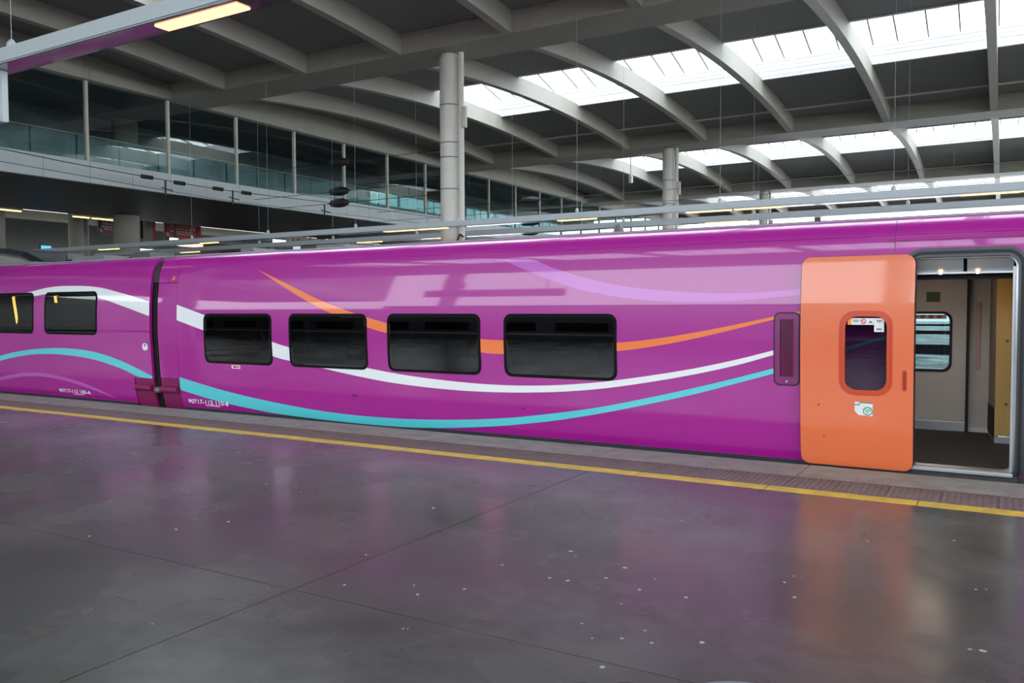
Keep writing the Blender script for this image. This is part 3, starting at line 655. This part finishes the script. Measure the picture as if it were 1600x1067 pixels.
# stickers and numbers
def print_text(s, x, z, h, width, parent, m=WHITE, bold=True):
    cu = bpy.data.curves.new('carriage_number', 'FONT'); cu.body = s; cu.size = h; cu.offset = 0
    o = bpy.data.objects.new('carriage_number', cu); COL.objects.link(o)
    dg = bpy.context.evaluated_depsgraph_get(); me = bpy.data.meshes.new_from_object(o.evaluated_get(dg)); bpy.data.objects.remove(o)
    xs_ = [v.co.x for v in me.vertices]; k = width/(max(xs_)-min(xs_)); x_0 = min(xs_)
    for v in me.vertices:
        zz = z+v.co.y; v.co = Vector((x+(v.co.x-x_0)*k, y_of_z(zz)-.0035-.004*(zz < .12), zz))
    if bold:
        V_ = [tuple(v.co) for v in me.vertices]; F_ = [tuple(p.vertices) for p in me.polygons]; n_ = len(V_); k2 = []
        m2 = bpy.data.meshes.new('carriage_number'); A = list(V_); B_ = list(F_)
        for j, (dx, dz) in enumerate(((.005, 0), (.0025, .004), (.0025, -.004))):
            A += [(a+dx, b-.0002*(j+1), c+dz) for a, b, c in V_]; B_ += [tuple(i+n_*(j+1) for i in f) for f in F_]
        m2.from_pydata(A, [], B_); me = m2
    me.materials.clear(); me.materials.append(m); ob = bpy.data.objects.new('carriage_number', me); return link(ob, parent)
nt_ = print_text('90717-112 110-8', -10.90, .088, .088, .90, car, bold=True)
nt_.location.y = -.009
skin('number_underline', [rect(-10.52, -10.20, .060, .068)], .010, .002, WHITE, car); skin('number_underline', [rect(-10.52, -10.20, .078, .083)], .010, .002, WHITE, car)
sk = skin('small_label', [rect(-9.86, -9.68, .662, .712)], .003, .002, WHITE, car); skin('print', [rect(-9.83, -9.75, .672, .702)], .0045, .001, REDP, sk); skin('print', [rect(-9.74, -9.70, .672, .702)], .0045, .001, GREYP, sk)
sk = skin('warning_triangle', [[(-11.215, 2.005), (-11.125, 2.005), (-11.17, 2.075)]], .002, .002, AMB, car); skin('print', [[(-11.19, 2.02), (-11.15, 2.02), (-11.17, 2.05)]], .004, .001, REDP, sk)
for (a, b, c_, d) in ((-7.55, -7.44, .365, .385), (-3.02, -2.98, 1.24, 1.252), (-4.9, -4.85, .345, .355)):
    skin('scuff', [rr(a, b, c_, d, .006)], .003, .001, mat('scuff_grime', srgb(70, 25, 60), .7), car)
# doorway
dw = skin('door_frame', [rr(-.80, .19, -.06, 2.075, .16), rr(-.74, .115, .025, 1.995, .10)], .012, .10, GREYD, car)
skin('door_seal', [rr(-.77, .16, -.03, 2.045, .13), rr(-.75, .135, -.005, 2.02, .11)], .02, .01, RUBBER, dw)
skin('door_trim', [rr(-.752, .123, .012, 2.0, .10), rr(-.735, .1, .05, 1.99, .085)], -.04, .05, ALU, dw)
MB().box(-1.3, .14, 8.56, 11.45, -.06, .045).build('vestibule_floor', CARPET, car)
g = MB(); g.box(-.75, .1, 8.53, 8.62, .03, .052)
for q in range(3): g.box(-.75, .1, 8.545+q*.025, 8.552+q*.025, .052, .058)
g.build('sill_plate', ALU, dw)
hd = MB(); hd.prism([(8.66, 1.865), (8.60, 2.04), (8.80, 2.04), (8.80, 1.865)], 'x', -.71, -.315); hd.prism([(8.66, 1.865), (8.60, 2.04), (8.80, 2.04), (8.80, 1.865)], 'x', -.285, .08)
hdo = hd.build('header_panel', ALU, car)
MB().box(-.72, .09, 8.63, 8.82, 1.845, 1.862).build('header_lip', ALU, hdo)
for xx in (-.50, -.20):
    g = MB(); g.lathe((xx, 8.645, 1.842), (0, 0, 1), [(0, .012), (.01, .018), (.02, .018)], 10); g.build('spot_lamp', SPOT, hdo)
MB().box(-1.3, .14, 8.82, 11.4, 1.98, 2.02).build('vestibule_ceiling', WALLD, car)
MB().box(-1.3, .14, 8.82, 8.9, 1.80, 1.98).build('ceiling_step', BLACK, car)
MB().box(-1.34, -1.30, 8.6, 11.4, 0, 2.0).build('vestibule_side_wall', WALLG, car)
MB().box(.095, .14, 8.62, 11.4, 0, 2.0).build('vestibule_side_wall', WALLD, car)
MB().box(.075, .10, 8.60, 8.72, .05, 1.9).build('door_jamb', ALU, car, bevel=.006)
# far-side door of the vestibule
def flat(name, loops, y, th, m, parent):
    return skin(name, loops, 0, th, m, parent, mapf=lambda s: (y, s, -1, 0), levels=[])
fd = flat('far_door', [rect(-1.28, -.365, .16, 1.97), rr(-1.0, -.535, .775, 1.465, .09)], 11.27, .05, WALLG, car)
flat('door_window_frame', [rr(-1.02, -.515, .755, 1.485, .105), rr(-.99, -.545, .785, 1.455, .085)], 11.255, .03, RUBBER, fd)
flat('pane', [rr(-1.0, -.535, .775, 1.465, .09)], 11.29, .008, glass('teal_tinted_glass', (.34, .42, .42, 1)), fd)
flat('kick_plate', [rect(-1.28, -.365, .05, .155)], 11.262, .03, ALU, fd)
flat('green_notice', [rect(-.80, -.65, 1.60, 1.72)], 11.266, .003, mat('dark_green_notice', srgb(70, 92, 40), .5), fd)
flat('sticker', [rect(-.98, -.58, 1.395, 1.445)], 11.284, .002, mat('pale_sticker_strip', srgb(190, 185, 185), .5), fd)
for q in range(4): flat('symbol', [rr(-.955+q*.09, -.90+q*.09, 1.398, 1.442, .02)], 11.281, .002, REDP, fd)
MB().box(-.365, -.335, 11.20, 11.33, .05, 1.97).build('door_seal_post', RUBBER, car)
pt = MB().box(-.335, -.12, 11.33, 11.37, .05, 1.97).build('partition_panel', WALLG, car)
MB().box(-.27, -.225, 11.30, 11.325, .80, 1.60).build('grab_rail', mat('pinkish_steel', srgb(170, 140, 130), .4, .3), pt)
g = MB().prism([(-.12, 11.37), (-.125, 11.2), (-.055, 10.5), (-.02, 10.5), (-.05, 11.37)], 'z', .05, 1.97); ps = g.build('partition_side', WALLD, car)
MB().box(-.335, -.12, 11.30, 11.33, .045, .10).build('skirting', WHITEW, pt)
g = MB().prism([(-.128, 11.15), (-.13, 11.13), (-.068, 10.55), (-.06, 10.56)], 'z', .10, .42); g.build('vent_plate', BLACK, ps)
cb = MB().box(-.055, .093, 10.48, 10.55, .13, 1.97).build('locker', WOOD, car)
MB().box(.012, .088, 10.468, 10.48, .66, 1.95).build('locker_door', WOOD, cb, bevel=.003); MB().box(.012, .088, 10.468, 10.48, .15, .65).build('locker_door', WOOD, cb, bevel=.003)
for zz in (.48, 1.17):
    g = MB(); g.lathe((.05, 10.468, zz), (0, -1, 0), [(0, .014), (.01, .012)], 10); g.build('lock', GREYD, cb)
MB().box(-.055, .093, 10.47, 10.55, .05, .12).build('plinth', ALU, cb)
g = MB().box(-.9, -.5, 9.8, 10.2, 1.965, 1.978); g.build('ceiling_lamp', mat('lit_vestibule_lamp', (1, .8, .6, 1), .5, emis=(1, .80, .62, 1), es=7), car)
# the orange door leaf
lf = skin('door_leaf', [rr(-1.69, -.692, .035, 2.012, .085), rr(-1.285, -.915, .765, 1.455, .10)], .095, .045, ORANGE, car)
skin('leaf_seal', [rr(-1.70, -.682, .025, 2.022, .095), rr(-1.67, -.712, .055, 1.992, .07)], .06, .03, RUBBER, lf)
wf = skin('window_frame', [rr(-1.335, -.868, .715, 1.505, .14), rr(-1.315, -.888, .735, 1.485, .125)], .100, .02, ORANGED, lf)
skin('window_frame', [rr(-1.314, -.889, .736, 1.484, .125), rr(-1.282, -.918, .768, 1.452, .10)], .108, .03, ORANGED, lf)
pn = skin('pane', [rr(-1.29, -.91, .76, 1.46, .10)], .080, .006, DPANE, lf)
st_ = skin('sticker', [[(-1.262, 1.375), (-1.03, 1.375), (-1.03, 1.31), (-.945, 1.31), (-.945, 1.437), (-1.262, 1.437)]], .084, .003, WHITE, pn)
skin('sticker_amber', [rect(-1.262, -1.228, 1.375, 1.437)], .086, .001, AMB, pn)
skin('symbol_ring', [rr(-1.148, -1.10, 1.382, 1.430, .0239, 8), rr(-1.140, -1.108, 1.390, 1.422, .0159, 8)], .086, .001, REDP, pn)
skin('symbol_bar', [[(-1.143, 1.419), (-1.138, 1.424), (-1.105, 1.391), (-1.110, 1.388)]], .0865, .001, REDP, pn)
for (a, b, c_, d) in ((-1.215, -1.16, 1.412, 1.420), (-1.215, -1.165, 1.398, 1.404), (-1.075, -1.05, 1.392, 1.41), (-1.045, -1.035, 1.388, 1.396), (-1.01, -.965, 1.405, 1.418), (-1.00, -.975, 1.395, 1.40), (-1.01, -.965, 1.328, 1.342)):
    skin('symbol', [rect(a, b, c_, d)], .086, .001, GREYP, pn)
skin('door_handle', [rr(-.785, -.745, .772, .965, .018)], .099, .012, ORANGED, lf); skin('handle_recess', [rr(-.776, -.754, .785, .952, .010)], .101, .002, mat('brick_red_recess', srgb(150, 46, 22), .5), lf)
sk = skin('green_logo_sticker', [[(-1.192, .53+.035), (-1.16, .528), (-1.035, .522), (-1.035, .645), (-1.192, .652)]], .098, .003, WHITE, lf)
skin('logo_line', [[(-1.192, .620), (-1.155, .620), (-1.138, .643), (-1.035, .640), (-1.035, .650), (-1.142, .653), (-1.159, .630), (-1.192, .630)]], .0995, .001, GREEN, sk)
skin('logo_ring', [rr(-1.120, -1.035, .528, .608, .0399, 10), rr(-1.112, -1.043, .536, .600, .0319, 10)], .0995, .001, GREEN, sk)
skin('logo_heart', [[(-1.078, .542), (-1.05, .572), (-1.05, .590), (-1.062, .596), (-1.078, .586), (-1.094, .596), (-1.106, .590), (-1.106, .572)]], .0995, .001, GREENL, sk)
for xx, zz in ((-1.52, .60), (-1.47, .30)):
    g = MB(); g.lathe((xx, y_of_z(zz)-.096, zz), (0, -1, 0), [(0, .009), (.004, .006)], 8); g.build('screw', GREYD, lf)
skin('guide_rail', [rect(-1.72, -.7, -.01, .012)], .05, .05, GREYD, car)
# roof fitting
a = empty('roof_antenna', (-4.25, 9.9, 2.47), label='small grey cone-shaped antenna on the magenta train roof', cat='antenna')
g = MB(); g.lathe((0, 0, 0), (0, 0, 1), [(0, .14), (.03, .14), (.05, .07), (.12, .05), (.15, .02)], 14); g.build('cone', GREYP, a, smooth=True); MB().box(-.17, .17, -.12, .12, -.02, .02).build('foot', GREYD, a)

# left carriage
car2 = empty('train_carriage', (0, 0, 0), label='magenta train carriage left of the black joint, two higher windows showing', cat='train carriage')
WL = [(-14.61, -13.11), (-16.48, -14.985), (-18.35, -16.86), (-20.2, -18.7), (-22.1, -20.6)]
tail(car2, -24.7, -12.19, WL, (1.126, 1.84))
for a, b in WL: pane_window(car2, a, b, 1.126, 1.84)
skin('body_side', [srect(-12.19, -11.72, s_of_z(.43), STOP)], 0, .05, PURPLE, car2, in_s=True)
skin('roof_panel', [srect(-12.19, -11.72, STOP, SEND)], -.004, .05, ROOFG, car2, in_s=True)
tag(skin('lower_end_panel', [rect(-12.17, -11.72, -.05, .425)], -.012, .04, MAROON, car2), 'maroon lower end panel')
g = MB(); g.tube((-12.14, 8.53, .285), (-11.74, 8.53, .285), .055, 12); g.build('lower_rail', MAROON, car2, smooth=True)
g = MB(); g.box(-24.6, -12.3, 8.75, 11.15, .1, .14); g.box(-24.6, -12.3, 11.1, 11.16, .14, 2.3); g.box(-24.6, -12.3, 8.75, 11.15, 2.25, 2.3); g.build('saloon_lining', BLACK, car2)
for i in range(8): clone(seat0, loc=(-22.5+i*1.15, 8.9, .3), parent=car2)
AMBREFL = mat('amber_reflection_glow', (1, .6, .1, 1), .5, emis=(1, .52, .08, 1), es=30)  # glowing bars added behind the panes, standing in for mirrored lamps
for (xa, za, xb, zb_) in ((-16.75, 1.83, -16.62, 1.28), (-15.33, 1.80, -15.22, 1.30)):
    g = MB(); g.tube((xa, 9.1, za), (xb, 9.1, zb_), .024, 8); g.build('amber_reflection_bar', AMBREFL, car2)
skin('white_stripe', [band([(-17.3,1.60),(-16.2,1.72),(-15.09,1.868),(-14.527,1.937),(-13.953,1.955),(-13.13,1.921),(-12.428,1.808),(-11.725,1.669)], [(-17.3,1.56),(-16.2,1.66),(-14.968,1.785),(-14.516,1.824),(-13.941,1.822),(-13.096,1.743),(-12.423,1.603),(-11.725,1.435)])], .0018, .0015, S_WH, car2, cut=[(a+.04, b-.04, 1.166, 1.80) for a, b in WL])
skin('turquoise_stripe', [band([(-18,.10),(-17,.45),(-16.148,.683),(-15.279,.811),(-14.568,.861),(-13.895,.872),(-13.17,.822),(-12.491,.695),(-11.725,.475)], [(-18,.02),(-17,.36),(-16.165,.586),(-15.292,.717),(-14.581,.759),(-13.909,.750),(-13.186,.691),(-12.508,.567),(-12.1,.455),(-11.725,.435)])], .0018, .0015, S_CY, car2)
skin('lilac_stripe', [band([(-17.2,.03),(-16.229,.269),(-15.558,.379),(-14.935,.414),(-14.158,.363),(-13.441,.248),(-12.681,.046)], [(-17.0,.03),(-16.256,.207),(-15.57,.307),(-14.946,.344),(-14.357,.321),(-13.631,.228),(-12.681,.042)])], .0018, .0015, S_LI2, car2)
n2 = print_text('90717-112 100-A', -14.35, .092, .085, .91, car2); n2.location.y = -.003
skin('number_underline', [rect(-13.95, -13.65, .066, .073)], .004, .002, WHITE, car2)
sk = skin('round_sticker', [rr(-11.925, -11.785, .885, 1.0, .057, 8)], .002, .002, WHITE, car2); skin('print', [rr(-11.88, -11.83, .955, .985, .014)], .004, .001, mat('blue_print', srgb(50, 60, 130), .4), sk)
car2_b = clone(bpy.data.objects['roof_antenna'], loc=(-19.3, 9.9, 2.47)); car2_b['label'] = 'grey cone-shaped antenna on the left carriage roof at the picture border'
for ch in bpy.data.objects['roof_antenna'].children: clone(ch, parent=car2_b)
for i, (xa, xb, ya, yb, h, m_) in enumerate(((-18.2, -16.9, 9.6, 10.5, .05, ROOFG), (-16.5, -16.1, 9.8, 10.2, .20, GREYD), (-15.6, -14.6, 9.6, 10.4, .10, ROOFG), (-13.9, -13.4, 9.7, 10.3, .12, GREYD))):
    ru = MB().box(xa, xb, ya, yb, 2.455, 2.47+h).build('roof_unit', m_, car2, bevel=.03)
    MB().tube((xa, ya, 2.5), (xa-.3, ya, 2.46), .02, 6).build('hose', RUBBER, ru)
for i, (xa, xb, h, m_) in enumerate(((-11.0, -10.7, .09, ROOFG), (-9.3, -8.7, .07, ROOFG))):
    MB().box(xa, xb, 9.7, 10.3, 2.455, 2.47+h).build('roof_unit', m_, car, bevel=.02)
car3 = empty('train_carriage', (0, 0, 0), label='magenta train carriage right of the open door, beyond the picture border', cat='train carriage')
W3 = [(2.9+1.79*i, 4.3+1.79*i) for i in range(6)]
tail(car3, 1.95, 14.6, W3, (.742, 1.466))
for a, b in W3: pane_window(car3, a, b, .742, 1.466)
g = MB(); g.box(2.1, 14.5, 8.75, 11.15, .1, .14); g.box(2.1, 14.5, 11.1, 11.16, .14, 2.2); g.box(2.1, 14.5, 8.75, 11.15, 2.2, 2.24); g.build('saloon_lining', BLACK, car3)
# joint between carriages
gw = empty('gangway_joint', (0, 0, 0), label='black rubber gangway joint between the two magenta carriages', cat='gangway')
g = MB()
for k in range(4):
    x_ = -11.71+k*.05
    pts = [(y_of_z(z)+.06, z) for z in (-.25, 0, .3, .75, 1.2, 1.7, 2.0, 2.15, 2.27, 2.34)]+[(8.95, 2.395), (9.95, 2.42)]
    pts = pts+[(19.9-a_, b_) for a_, b_ in reversed(pts[:-1])]
    g.prism(pts, 'x', x_, x_+.028)
g.build('bellows', RUBBER, gw)
g = MB(); pts = [(y_of_z(z)+.12, z) for z in (-.2, .3, .75, 1.2, 1.7, 2.0, 2.15, 2.27)]+[(9.0, 2.36), (9.95, 2.38)]; pts = pts+[(19.9-a_, b_) for a_, b_ in reversed(pts[:-1])]
g.prism(pts, 'x', -11.71, -11.53); g.build('bellows_core', RUBBER, gw)
skin('upper_cover', [srect(-11.70, -11.55, s_of_z(1.98), STOP)], -.03, .02, mat('dark_brown_cover', srgb(52, 40, 46), .5), gw, in_s=True)
g = MB(); g.lathe((-11.66, 8.52, .26), (1, 0, 0), [(0, .03), (.03, .05), (.10, .05), (.13, .03)], 12); g.build('coupling_knuckle', mat('worn_grey_metal', srgb(120, 118, 112), .5, .3), gw, smooth=True)

gw2 = empty('gangway_joint', (0, 0, 0), label='black rubber gangway joint right of the open door, outside the picture', cat='gangway')
g = MB(); pts = [(y_of_z(z)+.10, z) for z in (-.2, .3, .75, 1.2, 1.7, 2.0, 2.15, 2.27)]+[(9.0, 2.36), (9.95, 2.38)]; pts = pts+[(19.9-a_, b_) for a_, b_ in reversed(pts[:-1])]
g.prism(pts, 'x', 1.71, 1.94); g.build('bellows', RUBBER, gw2)
# grey train standing on the track behind
tn = empty('parked_train', (-22.2, 13.95, 0), label='pale grey parked train with dark curved nose, left edge behind the carriage', cat='train')
def nose(off):
    pts = [(0, 2.55), (-.4, 2.80), (-.8, 2.98), (-1.3, 3.16), (-2.1, 3.28), (-3.2, 3.33), (-40, 3.33)]
    return [(a_+off*.2, b_+off) for a_, b_ in pts]
def loft(off, z0, name, m):
    g = MB(); T = nose(0); W_ = [.5, .6, .66, .7, .73, .75, .75]
    rows = []
    for (x_, z_), f in zip(T, W_):
        h = 1.36*f; zt = z_+off; b_ = z0 if z0 is not None else zt-.15
        rows.append([(x_, -h, b_), (x_, -h, zt-.12), (x_, -h*.85, zt), (x_, h*.85, zt), (x_, h, zt-.12), (x_, h, b_)])
    for r_ in rows: g.v += r_
    for i in range(len(rows)-1):
        for j in range(5): g.f.append((i*6+j, i*6+j+1, (i+1)*6+j+1, (i+1)*6+j))
        g.f.append((i*6+5, i*6, (i+1)*6, (i+1)*6+5))
    g.f.append(tuple(range(6))); e = 6*(len(rows)-1); g.f.append(tuple(e+5-j for j in range(6)))
    return g.build(name, m, tn)
loft(-.10, -.5, 'body', TRGREY)
loft(0, None, 'roof_band', mat('near_black_train_roof', srgb(24, 22, 30), .4))
for q in range(8): MB().box(-3.6-q*1.9, -2.3-q*1.9, -1.04, -.99, 1.7, 2.5).build('window', SOFF, tn)
# surroundings behind the camera, seen only in reflections
tn = empty('parked_train', (0, -15, 0), label='grey commuter train standing behind the camera beyond the near platform', cat='train'); tn.location = (0, -10.2, 0)
g = MB(); sec = [(-1.4, -.6), (-1.45, 1.0), (-1.4, 2.2), (-1.1, 2.75), (0, 2.9), (1.1, 2.75), (1.4, 2.2), (1.45, 1.0), (1.4, -.6)]
g.prism(sec, 'x', -34, 12); g.build('body', mat('mid_grey_train_paint', srgb(128, 132, 138), .5), tn)
MB().box(-33.9, 11.9, 1.40, 1.46, .42, .66).build('pale_stripe', WHITEW, tn)  # white band added low so the magenta train's windows mirror a light strip
for q in range(16): MB().box(-33+q*2.8, -31+q*2.8, 1.40, 1.47, .9, 1.7).build('window', SOFF, tn)
bw = MB().box(-60, 60, -58, -56, -1, 8.0).build('wall_rear', SOFF); tag(bw, 'unseen dark wall added behind the camera to keep low sky out of reflections', 'wall', kind='structure')  # added out of view, tall and dark to cut low sky from the train's reflections

s = empty('hanging_sign', (-21.5, -16.9, 6.7), label='wide dark sign board hung behind the camera, seen only mirrored in the train', cat='sign')
MB().box(-4, 4, -.1, .1, 0, 1.0).build('board', SOFF, s, bevel=.02)
for q in (-3, 3): MB().tube((q, 0, 1.0), (q, 0, 4.03), .04, 6).build('hanger', GREYD, s)
